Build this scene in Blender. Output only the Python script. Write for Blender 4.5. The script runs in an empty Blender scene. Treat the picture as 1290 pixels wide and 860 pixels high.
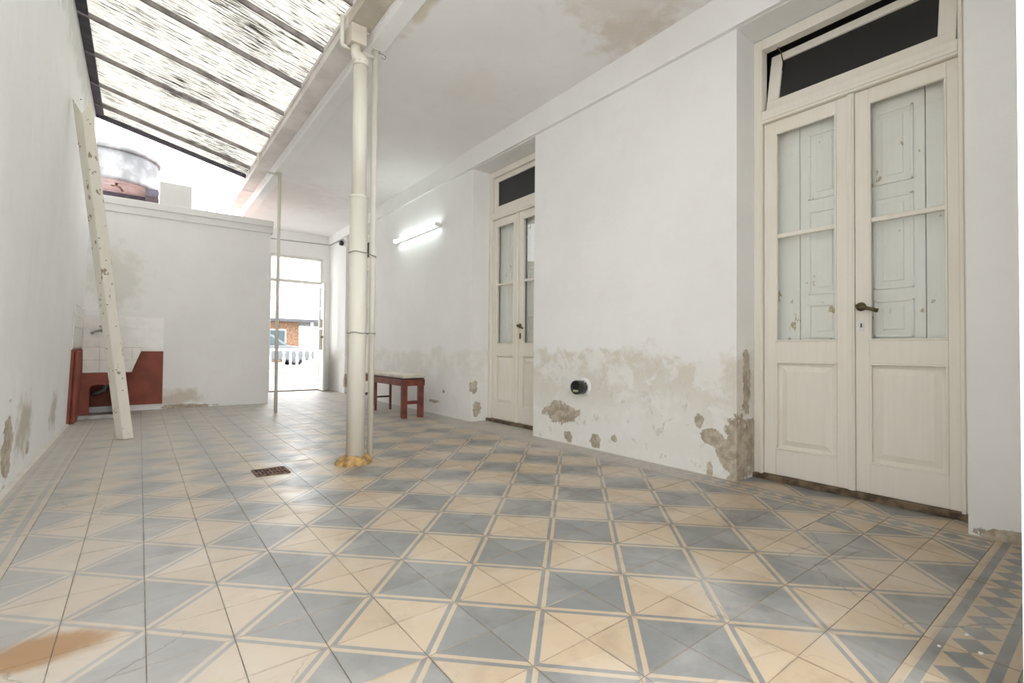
import bpy, bmesh, math, random
from mathutils import Vector, Matrix
random.seed(7)
S = bpy.context.scene
COL = S.collection
# ------------------------------------------------------------------ camera
cam_d = bpy.data.cameras.new('camera'); cam = bpy.data.objects.new('camera', cam_d); COL.objects.link(cam)
CAM = Vector((-0.8293, -0.9703, 0.8233)); YAW, PIT, ROL = 0.65750, 0.018555, 0.008815
cam_d.sensor_width = 36.0; cam_d.lens = 36.0 * 607.72 / 1290.0; cam_d.clip_start = 0.02; cam_d.clip_end = 500
_f = Vector((math.sin(YAW)*math.cos(PIT), math.cos(YAW)*math.cos(PIT), math.sin(PIT)))
_r = Vector((math.cos(YAW), -math.sin(YAW), 0)); _u = _r.cross(_f)
_R = _r*math.cos(ROL) + _u*math.sin(ROL); _U = _u*math.cos(ROL) - _r*math.sin(ROL)
cam.matrix_world = Matrix(((_R.x, _U.x, -_f.x, CAM.x), (_R.y, _U.y, -_f.y, CAM.y), (_R.z, _U.z, -_f.z, CAM.z), (0, 0, 0, 1)))
S.camera = cam
# ------------------------------------------------------------------ light and exposure
w = bpy.data.worlds.new('overcast_sky'); S.world = w; w.use_nodes = True
w.node_tree.nodes['Background'].inputs[0].default_value = (0.965, 0.985, 1.0, 1)
w.node_tree.nodes['Background'].inputs[1].default_value = 2.5
S.view_settings.view_transform = 'Standard'; S.view_settings.look = 'None'
S.view_settings.gamma = 1.0; S.view_settings.use_curve_mapping = False
S.view_settings.exposure = 1.14
try:
    S.cycles.diffuse_bounces = 6; S.cycles.max_bounces = 10; S.cycles.transparent_max_bounces = 12
except Exception:
    pass

# ------------------------------------------------------------------ material helpers
class NT:
    def __init__(self, name):
        self.m = bpy.data.materials.new(name); self.m.use_nodes = True
        self.t = self.m.node_tree; self.n = self.t.nodes; self.l = self.t.links
        self.b = self.n['Principled BSDF']; self.out = self.n['Material Output']
    def new(self, typ, **kw):
        x = self.n.new(typ)
        for k, v in kw.items(): setattr(x, k, v)
        return x
    def put(self, sock, v):
        if isinstance(v, bpy.types.NodeSocket): self.l.new(v, sock)
        elif v is not None: sock.default_value = v
    def math(self, op, a, b=0.0, c=0.0, clamp=False):
        x = self.new('ShaderNodeMath', operation=op, use_clamp=clamp)
        self.put(x.inputs[0], a); self.put(x.inputs[1], b); self.put(x.inputs[2], c); return x.outputs[0]
    def vmath(self, op, a, b=(0, 0, 0)):
        x = self.new('ShaderNodeVectorMath', operation=op); self.put(x.inputs[0], a); self.put(x.inputs[1], b)
        return x.outputs['Value'] if op in ('LENGTH', 'DISTANCE', 'DOT_PRODUCT') else x.outputs[0]
    def noise(self, vec, scale, detail=4.0, rough=0.55, dist=0.0):
        x = self.new('ShaderNodeTexNoise'); self.put(x.inputs['Vector'], vec)
        x.inputs['Scale'].default_value = scale; x.inputs['Detail'].default_value = detail
        x.inputs['Roughness'].default_value = rough; x.inputs['Distortion'].default_value = dist
        return x.outputs['Fac']
    def ramp(self, v, lo, hi, a=0.0, b=1.0):
        x = self.new('ShaderNodeMapRange', interpolation_type='SMOOTHSTEP'); self.put(x.inputs[0], v)
        x.inputs[1].default_value = lo; x.inputs[2].default_value = hi
        x.inputs[3].default_value = a; x.inputs[4].default_value = b; return x.outputs[0]
    def mix(self, fac, a, b):
        x = self.new('ShaderNodeMix', data_type='RGBA')
        self.put(x.inputs[0], fac); self.put(x.inputs[6], a if isinstance(a, bpy.types.NodeSocket) else (*a, 1))
        self.put(x.inputs[7], b if isinstance(b, bpy.types.NodeSocket) else (*b, 1)); return x.outputs[2]
    def pos(self): return self.new('ShaderNodeNewGeometry').outputs['Position']
    def obj(self): return self.new('ShaderNodeTexCoord').outputs['Object']
    def xyz(self, v):
        x = self.new('ShaderNodeSeparateXYZ'); self.put(x.inputs[0], v); return x.outputs
    def comb(self, x=0.0, y=0.0, z=0.0):
        c = self.new('ShaderNodeCombineXYZ'); self.put(c.inputs[0], x); self.put(c.inputs[1], y); self.put(c.inputs[2], z); return c.outputs[0]
    def bump(self, h, strength, dist=0.01):
        x = self.new('ShaderNodeBump'); x.inputs['Strength'].default_value = strength; x.inputs['Distance'].default_value = dist
        self.put(x.inputs['Height'], h); self.l.new(x.outputs[0], self.b.inputs['Normal'])
    def col(self, c): self.put(self.b.inputs['Base Color'], c if isinstance(c, bpy.types.NodeSocket) else (*c, 1))
    def rough(self, v): self.put(self.b.inputs['Roughness'], v)

def simple(name, c, rough=0.6, metal=0.0, var=0.12, scale=9.0, bump=0.0):
    t = NT(name); p = t.obj(); n = t.noise(p, scale, 5)
    c2 = tuple(max(0, x*(1-2.2*var)) for x in c); c1 = tuple(min(1, x*(1+var*0.4)) for x in c)
    t.col(t.mix(t.ramp(n, 0.35, 0.65), c2, c1)); t.rough(rough); t.b.inputs['Metallic'].default_value = metal
    if bump: t.bump(t.noise(p, scale*5, 4), bump, 0.004)
    return t.m

def worn_paint(name, c, under, amount=0.6, rough=0.5, scale=14.0):
    """oil paint on wood with chips and brushed grain; amount: threshold, higher means fewer chips"""
    t = NT(name); p = t.pos()
    st = t.vmath('MULTIPLY', p, (16, 16, 0.8)); g = t.noise(st, 3.0, 5)
    base = t.mix(t.ramp(g, 0.3, 0.7), tuple(x*0.965 for x in c), c)
    big = t.noise(p, 3.0, 3)
    base = t.mix(t.ramp(big, 0.45, 0.75, 0, 0.35), base, tuple(x*y for x, y in zip(c, (0.93, 0.88, 0.78))))
    ch = t.noise(t.vmath('MULTIPLY', p, (1, 1, 0.6)), scale, 6, 0.62)
    m = t.ramp(ch, amount, amount+0.025)
    t.col(t.mix(m, base, under)); t.rough(rough)
    t.bump(t.math('SUBTRACT', t.math('MULTIPLY', g, 0.3), m), 0.25, 0.003)
    return t.m

PLASTER = (0.89, 0.885, 0.872)
def plaster(name, patches=(), damp=0.0, white=PLASTER, stains=(), dirt=0.5):
    """lime-washed plaster. patches: (centre, radii) of fallen plaster. damp: height of the rising-damp zone.
       stains and painted bounce tints: (centre, radii, colour, strength)"""
    t = NT(name); p = t.pos(); s = t.xyz(p)
    n1 = t.noise(p, 1.7, 5); n2 = t.noise(p, 7.0, 6, 0.6); n3 = t.noise(p, 38.0, 4)
    c = t.mix(t.ramp(n1, 0.3, 0.7), tuple(x*0.955 for x in white), white)
    c = t.mix(t.ramp(n2, 0.52, 0.75, 0, 0.5*dirt), c, tuple(x*y for x, y in zip(white, (0.93, 0.90, 0.85))))
    stv = t.vmath('MULTIPLY', p, (6, 6, 0.5)); ns = t.noise(stv, 1.6, 4)
    c = t.mix(t.ramp(ns, 0.55, 0.8, 0, 0.35*dirt), c, tuple(x*0.90 for x in white))
    h = t.math('MULTIPLY', n3, 0.12)
    h = t.math('ADD', h, t.math('MULTIPLY', n2, 0.5))
    if damp:
        # rising damp: tan flaking band whose upper border wanders
        zz = t.math('ADD', s[2], t.math('MULTIPLY', t.math('SUBTRACT', t.noise(p, 2.6, 5, 0.6), 0.5), 0.62))
        zone = t.math('MULTIPLY', t.ramp(s[1], .2, .6), t.ramp(s[1], 2.6, 3.8, 1, .45))
        up = t.math('MULTIPLY', t.ramp(zz, damp-0.02, damp+0.06, 1, 0), zone)
        low = t.ramp(zz, damp*0.35, damp*0.80, 0.18, 1)
        fl = t.ramp(t.noise(p, 3.6, 9, 0.70, 0.25), 0.42, 0.54)
        c = t.mix(t.math('MULTIPLY', up, 0.30), c, (0.78, 0.75, 0.68))
        m = t.math('MULTIPLY', t.math('MULTIPLY', up, low), fl)
        c = t.mix(t.math('MULTIPLY', m, 0.72), c, (0.68, 0.63, 0.535))
        f2 = t.ramp(t.noise(p, 9.0, 9, 0.72, .4), 0.585, 0.63)
        f2 = t.math('MULTIPLY', t.math('MULTIPLY', f2, zone), t.ramp(zz, damp*0.25, damp*0.95, 1, 0))
        c = t.mix(t.math('MULTIPLY', f2, 0.6), c, (0.62, 0.57, 0.49))
        h = t.math('SUBTRACT', h, t.math('MULTIPLY', m, 0.5)); h = t.math('SUBTRACT', h, t.math('MULTIPLY', f2, 0.6))
    for (cc, rr, sc, k) in stains:
        q = t.vmath('MULTIPLY', t.vmath('SUBTRACT', p, cc), tuple(1.0/x for x in rr))
        d = t.math('ADD', t.vmath('LENGTH', q), t.math('MULTIPLY', t.math('SUBTRACT', n2, 0.5), 2.2))
        c = t.mix(t.math('MULTIPLY', t.ramp(d, 0.35, 1.15, 1, 0), k), c, sc)
    if patches:
        mm = None; nn = t.math('MULTIPLY', t.math('SUBTRACT', t.noise(p, 9.0, 9, 0.66), 0.5), 2.6)
        for (cc, rr) in patches:
            q = t.vmath('MULTIPLY', t.vmath('SUBTRACT', p, cc), tuple(1.0/x for x in rr))
            d = t.math('ADD', t.vmath('LENGTH', q), nn)
            mm = d if mm is None else t.math('MINIMUM', mm, d)
        edge = t.ramp(mm, 0.96, 1.06, 1, 0)
        brown = t.mix(t.ramp(t.noise(p, 16, 6, 0.65), 0.35, 0.68), (0.38, 0.315, 0.24), (0.60, 0.535, 0.445))
        c = t.mix(edge, c, brown)
        h = t.math('SUBTRACT', h, t.math('MULTIPLY', edge, 1.6))
    t.col(c); t.rough(0.85); t.b.inputs['Specular IOR Level'].default_value = 0.25
    t.bump(h, 0.45, 0.014)
    return t.m

# ------------------------------------------------------------------ geometry helpers
class MB:
    def __init__(self): self.v = []; self.f = []; self.mi = []; self.sm = []
    def add(self, vs, fs, mi=0, smooth=False):
        o = len(self.v); self.v += [tuple(x) for x in vs]
        for f in fs: self.f.append(tuple(i+o for i in f)); self.mi.append(mi); self.sm.append(smooth)
        return self
    def box(self, x0, x1, y0, y1, z0, z1, mi=0):
        vs = [(x0,y0,z0),(x1,y0,z0),(x1,y1,z0),(x0,y1,z0),(x0,y0,z1),(x1,y0,z1),(x1,y1,z1),(x0,y1,z1)]
        return self.add(vs, [(0,3,2,1),(4,5,6,7),(0,1,5,4),(1,2,6,5),(2,3,7,6),(3,0,4,7)], mi)
    def hexa(self, p8, mi=0):
        return self.add(p8, [(0,3,2,1),(4,5,6,7),(0,1,5,4),(1,2,6,5),(2,3,7,6),(3,0,4,7)], mi)
    def prism(self, pts, d, mi=0):
        """closed polygon pts (3-D, planar) extruded by vector d"""
        n = len(pts); d = Vector(d); a = [Vector(p) for p in pts]; b = [p+d for p in a]
        fs = [tuple(range(n))[::-1], tuple(range(n, 2*n))] + [(i, (i+1) % n, n+(i+1) % n, n+i) for i in range(n)]
        return self.add(a+b, fs, mi)
    def tube(self, path, r, n=14, mi=0, caps=True):
        path = [Vector(p) for p in path]; rs = r if isinstance(r, (list, tuple)) else [r]*len(path); vs = []
        t0 = (path[1]-path[0]).normalized(); ref = Vector((0,0,1)) if abs(t0.z) < .9 else Vector((1,0,0))
        nx = t0.cross(ref).normalized()
        for k, p in enumerate(path):
            if k == 0: t = path[1]-path[0]
            elif k == len(path)-1: t = path[-1]-path[-2]
            else: t = (path[k+1]-p).normalized() + (p-path[k-1]).normalized()
            t = t.normalized(); nx = (nx - t*nx.dot(t)).normalized(); ny = t.cross(nx)
            for a in range(n):
                q = 2*math.pi*a/n; vs.append(p + (nx*math.cos(q)+ny*math.sin(q))*rs[k])
        fs = [(k*n+a, k*n+(a+1) % n, (k+1)*n+(a+1) % n, (k+1)*n+a) for k in range(len(path)-1) for a in range(n)]
        self.add(vs, fs, mi, True)
        if caps:
            o = len(self.v)-len(vs)
            self.f += [tuple(range(o+n-1, o-1, -1)), tuple(range(len(self.v)-n, len(self.v)))]; self.mi += [mi, mi]; self.sm += [False, False]
        return self
    def lathe(self, prof, c, n=28, mi=0, axis='z', smooth=True):
        """prof: list of (radius, height) around c along axis"""
        vs = []; c = Vector(c)
        for r, h in prof:
            for a in range(n):
                q = 2*math.pi*a/n; u, v = r*math.cos(q), r*math.sin(q)
                vs.append(c + (Vector((u, v, h)) if axis == 'z' else Vector((h, u, v)) if axis == 'x' else Vector((v, h, u))))
        m = len(prof)
        fs = [(k*n+a, k*n+(a+1) % n, (k+1)*n+(a+1) % n, (k+1)*n+a) for k in range(m-1) for a in range(n)]
        self.add(vs, fs, mi, smooth)
        o = len(self.v)-len(vs)
        self.f += [tuple(range(o+n-1, o-1, -1)), tuple(range(len(self.v)-n, len(self.v)))]; self.mi += [mi, mi]; self.sm += [False, False]
        return self
    def mesh(self, name, mats):
        me = bpy.data.meshes.new(name); me.from_pydata(self.v, [], self.f)
        for m in (mats if isinstance(mats, (list, tuple)) else [mats]): me.materials.append(m)
        me.polygons.foreach_set('material_index', self.mi); me.polygons.foreach_set('use_smooth', self.sm); me.update()
        return me
    def build(self, name, mats, parent=None, bevel=0.0, seg=2):
        o = bpy.data.objects.new(name, self.mesh(name, mats)); COL.objects.link(o)
        if bevel:
            b = o.modifiers.new('bevel', 'BEVEL'); b.width = bevel; b.segments = seg; b.limit_method = 'ANGLE'; b.angle_limit = 0.6
        if parent is not None:
            o.parent = parent; o.matrix_parent_inverse = Matrix.Translation(-parent.matrix_basis.translation) if False else parent.matrix_basis.inverted()
        return o

def tag(o, label, cat, group=None, kind=None):
    o['label'] = label; o['category'] = cat
    if group: o['group'] = group
    if kind: o['kind'] = kind
    return o
def empty(name, loc, label, cat, group=None, kind=None):
    o = bpy.data.objects.new(name, None); COL.objects.link(o); o.location = loc; o.empty_display_size = .1
    return tag(o, label, cat, group, kind)

# ------------------------------------------------------------------ materials
M = {}
M['wall_right'] = plaster('plaster_right_wall', damp=0.80, patches=[
    ((2.2, 2.24, 0.27), (.3, .23, .085)), ((2.2, 2.13, 0.07), (.3, .05, .05)), ((2.2, 1.80, 0.07), (.3, .055, .05)),
    ((2.2, 1.60, 0.12), (.2, .035, .03)), ((2.2, 0.86, 0.35), (.12, .035, .05)), ((2.2, 0.76, 0.26), (.12, .085, .055)),
    ((2.25, 0.60, 0.17), (.30, .10, .20)), ((2.2, 0.78, 0.03), (.12, .022, .06)), ((2.33, 0.60, 0.62), (.05, .05, .20)),
    ((2.28, 3.716, 0.14), (.05, .04, .10)), ((2.2, 4.60, 0.16), (.1, .11, .018)), ((2.2, 4.35, 0.30), (.1, .03, .02)),
    ((2.24, 3.73, 0.40), (.05, .03, .08)), ((2.2, 8.05, 0.22), (.1, .07, .12)), ((2.2, -0.60, 0.02), (.3, .12, .03))])
M['wall_left'] = plaster('plaster_left_wall', dirt=0.9, white=(0.855, 0.86, 0.855), patches=[
    ((-1.42, 2.98, 0.24), (.3, .13, .20)), ((-1.42, 3.66, 0.13), (.3, .05, .04))],
    stains=[((-1.42, 3.45, 0.30), (.3, .30, .22), (0.50, 0.44, 0.35), .8), ((-1.41, 4.85, 0.26), (.3, .26, .19), (0.50, 0.43, 0.35), .7),
            ((-1.4, 5.0, 3.5), (.3, 3.0, .28), (0.46, 0.47, 0.42), .5)])
M['wall_white'] = plaster('plaster_white', dirt=0.6)
M['partition'] = plaster('plaster_partition', dirt=0.7, white=(0.87, 0.86, 0.845), patches=[((-0.30, 7.0, 0.02), (.30, .3, .035))],
    stains=[((-0.40, 7.0, 0.14), (.32, .4, .13), (0.60, 0.53, 0.43), .8), ((-1.1, 7.0, 1.7), (.35, .4, .45), (0.66, 0.62, 0.53), .55)])
M['weathered'] = plaster('weathered_parapet_plaster', dirt=1.0, white=(0.82, 0.81, 0.79))
M['ceiling'] = plaster('plaster_ceiling', dirt=0.55, white=(0.89, 0.872, 0.862), stains=[
    ((1.75, 1.10, 3.17), (.55, .45, .4), (0.68, 0.61, 0.53), .55), ((2.0, 1.3, 3.17), (.25, .35, .4), (0.62, 0.54, 0.45), .5),
    ((1.5, 2.6, 3.17), (.3, .35, .4), (0.80, 0.74, 0.66), .3), ((.68, 1.95, 3.17), (.06, .40, .4), (0.66, 0.58, 0.46), .7),
    ((0.9, 6.8, 3.17), (.9, .9, .4), (0.80, 0.72, 0.70), .6)])  # last entry is pink bounce from the washroom roof, painted in
M['paint_cream'] = worn_paint('cream_door_paint', (0.865, 0.82, 0.74), (0.52, 0.40, 0.24), 0.735)
M['paint_shutter'] = worn_paint('shutter_paint', (0.88, 0.88, 0.85), (0.48, 0.40, 0.26), 0.645, scale=9)
M['paint_white'] = worn_paint('white_gloss_paint', (0.80, 0.785, 0.74), (0.5, 0.45, 0.36), 0.74)
M['prop_paint'] = worn_paint('whitewashed_timber', (0.70, 0.665, 0.585), (0.30, 0.24, 0.165), 0.615, 0.8, 16)
M['dark_wood'] = simple('weathered_dark_wood', (0.18, 0.125, 0.08), 0.8, var=.3, scale=14)
M['bench_red'] = simple('red_brown_bench_paint', (0.22, 0.055, 0.038), 0.45, var=.2)
M['bench_dark'] = simple('dark_stretcher', (0.035, 0.02, 0.02), 0.5)
M['cushion'] = simple('ivory_vinyl_cushion', (0.70, 0.66, 0.56), 0.55, var=.08)
M['sink_red'] = simple('oxide_red_paint', (0.28, 0.075, 0.048), 0.7, var=.10, scale=5)
M['pipe'] = worn_paint('pipe_paint', (0.72, 0.695, 0.615), (0.42, 0.34, 0.25), 0.76, 0.55)
M['gutter'] = simple('gutter_paint', (0.84, 0.785, 0.755), 0.6, var=.07, scale=3)
M['gutter_dirty'] = simple('stained_gutter_sheet', (0.60, 0.54, 0.455), 0.7, var=.10, scale=3)
M['rafter'] = simple('grey_rafter', (0.30, 0.27, 0.26), 0.7, var=.2)
M['ledger'] = simple('dark_ledger', (0.075, 0.065, 0.085), 0.7, var=.2)
M['wire'] = simple('galvanised_wire', (0.33, 0.31, 0.27), 0.5, metal=.6)
M['rust'] = simple('rusty_iron', (0.20, 0.11, 0.075), 0.75, var=.35, scale=24, bump=.4)
M['dark'] = simple('drain_void', (0.02, 0.017, 0.015), 0.9)  # near-black colour paints the shade inside drain and keyholes
M['foam'] = simple('cured_expanding_foam', (0.55, 0.34, 0.13), 0.75, var=.25, scale=18, bump=.6)
M['black_plastic'] = simple('black_plastic', (0.018, 0.018, 0.019), 0.4)
M['white_plastic'] = simple('white_plastic', (0.80, 0.80, 0.79), 0.4, var=.03)
M['label_green'] = simple('pale_green_label', (0.52, 0.60, 0.34), 0.5)
M['brass'] = simple('aged_brass', (0.16, 0.12, 0.065), 0.45, metal=.7, var=.25, scale=40)
M['chrome'] = simple('dull_chrome', (0.34, 0.33, 0.31), 0.3, metal=.8)
M['concrete'] = simple('grey_concrete', (0.50, 0.485, 0.46), 0.9, var=.15, scale=6, bump=.2)
M['asbestos'] = simple('fibre_cement', (0.27, 0.27, 0.275), 0.85, var=.20, scale=3.5, bump=.2)
M['tank_under'] = simple('pink_tank_underside', (0.42, 0.34, 0.33), 0.85, var=.12)  # pink bounce from the red roof painted into the underside colour
M['terracotta'] = simple('terracotta_roof_coating', (0.36, 0.17, 0.125), 0.9, var=.15)
M['fillet'] = simple('dusty_fillet', (0.60, 0.57, 0.52), 0.9, var=.04, scale=5)
M['cable'] = simple('grey_cable', (0.30, 0.29, 0.28), 0.6)
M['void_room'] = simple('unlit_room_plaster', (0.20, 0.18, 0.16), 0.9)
M['wtile'] = simple('cream_glazed_tile', (0.77, 0.735, 0.69), 0.25, var=.03)
M['grout'] = simple('tile_grout', (0.55, 0.50, 0.44), 0.9)
M['pavement'] = simple('pale_pavement', (0.72, 0.71, 0.69), 0.9, var=.05)
M['lawn'] = simple('green_lawn', (0.10, 0.23, 0.055), 0.9, var=.25, scale=8)
M['baluster'] = simple('white_baluster_paint', (0.80, 0.80, 0.80), 0.6, var=.03)
M['brown_cladding'] = simple('brown_timber_cladding', (0.30, 0.17, 0.10), 0.7, var=.2)
M['car_paint'] = simple('silver_car_paint', (0.15, 0.16, 0.17), 0.3, metal=.2, var=.03)
M['car_glass'] = simple('dark_car_glass', (0.035, 0.075, 0.085), 0.1, var=.05)
M['tyre'] = simple('tyre_rubber', (0.02, 0.02, 0.02), 0.8)
M['roof_far'] = simple('dark_eave', (0.10, 0.10, 0.11), 0.8)
def mk_glass():
    t = NT('window_glass'); tr = t.new('ShaderNodeBsdfTransparent'); tr.inputs[0].default_value = (0.985, 0.99, 0.985, 1)
    gl = t.new('ShaderNodeBsdfGlossy'); gl.inputs['Roughness'].default_value = 0.02
    lw = t.new('ShaderNodeLayerWeight'); lw.inputs['Blend'].default_value = .5; sch = t.math('ADD', t.math('MULTIPLY', t.math('POWER', lw.outputs['Facing'], 5.0), .6), .03)
    mx = t.new('ShaderNodeMixShader'); t.l.new(sch, mx.inputs[0])
    t.l.new(tr.outputs[0], mx.inputs[1]); t.l.new(gl.outputs[0], mx.inputs[2]); t.l.new(mx.outputs[0], t.out.inputs[0]); return t.m
M['glass'] = mk_glass()
M['dark_glass'] = simple('dark_painted_glass', (0.014, 0.014, 0.015), 0.35, var=.05)  # near-black pane colour stands in for the dark room behind
def mk_emit(name, c, s):
    t = NT(name); t.b.inputs['Emission Color'].default_value = (*c, 1); t.b.inputs['Emission Strength'].default_value = s; t.col((.9, .9, .9)); return t.m
M['tube'] = mk_emit('lit_fluorescent_tube', (0.86, 1.0, 0.97), 5.0)
def mk_sheet():
    t = NT('mouldy_translucent_sheet'); p = t.pos(); s = t.xyz(p)
    v = t.comb(t.math('MULTIPLY', s[0], 2.6), t.math('MULTIPLY', s[1], 46.0), 0.0)
    n = t.noise(v, 1.6, 6, 0.66); fine = t.noise(t.vmath('MULTIPLY', v, (2.2, 2.4, 1)), 2.0, 4, .6)
    big = t.noise(p, 1.3, 3)
    thr = t.math('ADD', t.math('ADD', n, t.math('MULTIPLY', t.math('SUBTRACT', big, .5), .35)), t.math('MULTIPLY', t.math('SUBTRACT', fine, .5), .35))
    m = t.ramp(thr, 0.535, 0.61)
    soft = t.ramp(t.math('ADD', n, t.math('MULTIPLY', t.math('SUBTRACT', fine, .5), .6)), 0.36, 0.58)
    c = t.mix(t.math('MULTIPLY', soft, .55), (0.93, 0.92, 0.87), (0.66, 0.62, 0.54)); c = t.mix(m, c, (0.055, 0.045, 0.035))
    d = t.new('ShaderNodeBsdfDiffuse'); tl = t.new('ShaderNodeBsdfTranslucent'); mx = t.new('ShaderNodeMixShader'); mx.inputs[0].default_value = 0.86
    t.l.new(c, d.inputs[0]); t.l.new(t.vmath('MULTIPLY', c, (.32, .315, .30)), tl.inputs[0]); t.l.new(d.outputs[0], mx.inputs[1]); t.l.new(tl.outputs[0], mx.inputs[2]); t.l.new(mx.outputs[0], t.out.inputs[0])
    return t.m
M['sheet'] = mk_sheet()
def mk_tile(name, c, c2, crack=True):
    """encaustic cement tile: colour varies tile by tile, worn and dusty"""
    t = NT(name); p = t.pos()
    cell = t.vmath('FLOOR', t.vmath('MULTIPLY', p, (5, 5, 0)))
    wn = t.new('ShaderNodeTexWhiteNoise', noise_dimensions='3D'); t.put(wn.inputs['Vector'], cell)
    k = t.mix(wn.outputs['Value'], c, c2)
    n = t.noise(p, 6.0, 6, .6); k = t.mix(t.ramp(n, .48, .72, 0, .55), k, tuple(x*.72 for x in c))
    n2 = t.noise(p, 2.0, 5, .6, .5); k = t.mix(t.ramp(n2, .42, .75, 0, .42), k, (0.56, 0.53, 0.49))
    ln = t.noise(t.vmath('MULTIPLY', p, (4, 12, 1)), 2.0, 8, .7, .3); k = t.mix(t.ramp(ln, .56, .78, 0, .40), k, tuple(x*.5 for x in c))
    # plaster dust beside both walls, plus grazing glare painted paler at left and far
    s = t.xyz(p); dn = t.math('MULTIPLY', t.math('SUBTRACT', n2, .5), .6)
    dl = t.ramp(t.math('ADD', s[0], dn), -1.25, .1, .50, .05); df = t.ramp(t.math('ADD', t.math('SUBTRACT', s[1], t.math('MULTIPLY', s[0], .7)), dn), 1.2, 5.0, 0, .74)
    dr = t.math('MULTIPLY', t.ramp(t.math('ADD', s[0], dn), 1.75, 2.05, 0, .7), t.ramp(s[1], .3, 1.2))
    dust_glare = t.math('MAXIMUM', t.math('MAXIMUM', dl, df), dr); k = t.mix(dust_glare, k, (0.50, 0.475, 0.445))
    sx_ = t.math('MULTIPLY', t.ramp(s[0], .60, .64), t.ramp(s[0], 1.0, 1.02, 1, 0)); cy = t.math('ABSOLUTE', t.math('SUBTRACT', t.math('SUBTRACT', s[1], t.math('MULTIPLY', s[0], .19)), 2.322))
    k = t.mix(t.math('MULTIPLY', sx_, t.ramp(cy, .003, .008, .85, 0)), k, (0.06, 0.05, 0.045))
    # orange-brown rust stain left by something that stood there
    q = t.vmath('MULTIPLY', t.vmath('SUBTRACT', p, (-1.03, .84, 0)), (1/.17, 1/.10, 1)); d = t.math('ADD', t.vmath('LENGTH', q), t.math('MULTIPLY', t.math('SUBTRACT', n, .5), 1.3))
    k = t.mix(t.ramp(d, .5, 1.1, .85, 0), k, (0.31, 0.16, 0.055))
    # grime in and beside the joints, hairline cracks across some tiles
    fx = t.math('ABSOLUTE', t.math('SUBTRACT', t.math('FRACT', t.math('MULTIPLY', s[0], 5.0)), .5)); fy = t.math('ABSOLUTE', t.math('SUBTRACT', t.math('FRACT', t.math('MULTIPLY', s[1], 5.0)), .5))
    gr = t.math('MULTIPLY', t.ramp(t.math('MAXIMUM', fx, fy), .455, .497), t.ramp(t.noise(p, 5.0, 6, .7), .42, .70, .0, .50))
    k = t.mix(gr, k, (0.17, 0.145, 0.115))
    vo = t.new('ShaderNodeTexVoronoi', feature='DISTANCE_TO_EDGE'); vo.inputs['Scale'].default_value = 2.3
    t.put(vo.inputs['Vector'], t.vmath('ADD', p, t.vmath('MULTIPLY', t.comb(n, n2, 0.0), (.16, .16, 0))))
    ck = t.math('MULTIPLY', t.ramp(vo.outputs['Distance'], .002, .009, 1, 0), t.ramp(t.noise(p, 1.1, 2), .54, .62))
    k = t.mix(t.math('MULTIPLY', ck, .42), k, (0.10, 0.09, 0.08))
    t.col(k); t.rough(t.math('ADD', t.ramp(n, .3, .7, .27, .40), t.math('MULTIPLY', dust_glare, .22))); t.b.inputs['Specular IOR Level'].default_value = .5
    t.bump(t.math('ADD', n, t.math('MULTIPLY', ln, .4)), .10, .003)
    return t.m
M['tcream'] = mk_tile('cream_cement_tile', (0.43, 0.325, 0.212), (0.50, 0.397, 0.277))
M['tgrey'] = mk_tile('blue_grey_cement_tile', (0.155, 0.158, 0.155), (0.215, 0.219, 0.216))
M['bed'] = simple('dark_tile_joint', (0.33, 0.30, 0.255), 0.95, var=.2, scale=20)

# ------------------------------------------------------------------ setting: shell
Y0, YP, YE = -0.80, 7.0, 9.0            # near end wall, partition, exit wall
XR, XD = 2.20, 2.45                     # face of right wall, plane of its doors
CZ = lambda y: 3.185 - 0.011*y          # gallery ceiling height
OPEN = [(-0.49, 0.597), (2.61, 3.716), (6.90, 8.05)]; HEAD = 2.92
def XL(z): return -1.425 + 0.125*z/3.7  # the old left wall leans inward

m = MB()
ys = [-1.12] + [v for o in OPEN for v in o] + [9.25]
for k in range(0, len(ys), 2): m.box(XR, 2.62, ys[k], ys[k+1], 0, HEAD)
m.box(XR, 2.62, -1.12, 9.25, HEAD, 3.45)
wall_right = tag(m.build('wall_right', M['wall_right']), 'long white plaster wall with damp flaking base and deep door recesses', 'wall', kind='structure')
m = MB()
m.hexa([(XR-.035, -.8, HEAD+.004), (XR+.01, -.8, HEAD+.004), (XR+.01, 9, HEAD+.004), (XR-.035, 9, HEAD+.004), (XR-.035, -.8, CZ(-.8)+.02), (XR+.01, -.8, CZ(-.8)+.02), (XR+.01, 9, CZ(9)+.02), (XR-.035, 9, CZ(9)+.02)])
tag(m.build('trim_1', M['wall_white']), 'white plaster beam band running under the ceiling above the doors', 'trim', kind='structure')
m = MB()
m.hexa([(XL(0)-.3, -3.2, 0), (XL(0), -3.2, 0), (XL(0), 7.16, 0), (XL(0)-.3, 7.16, 0), (XL(0)-.3, -3.2, 3.98), (XL(3.98), -3.2, 3.98), (XL(3.98), 7.16, 3.98), (XL(0)-.3, 7.16, 3.98)])
tag(m.build('wall_left', M['wall_left']), 'tall whitewashed boundary wall with bare peeling patches near the floor', 'wall', kind='structure')
m = MB(); m.box(.745, 2.2, -1.12, -.809, 0, 3.18)
tag(m.build('wall_near', M['wall_white']), 'white end wall pier at the edge of the patio border', 'wall', kind='structure')
m = MB(); m.box(.73, 1.08, YE, YE+.25, 0, 3.4); m.box(2.06, 2.62, YE, YE+.25, 0, 3.4); m.box(1.08, 2.06, YE, YE+.25, 2.62, 3.4)
tag(m.build('wall_far', M['wall_white']), 'white end wall around the tall open exit doorway', 'wall', kind='structure')
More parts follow.
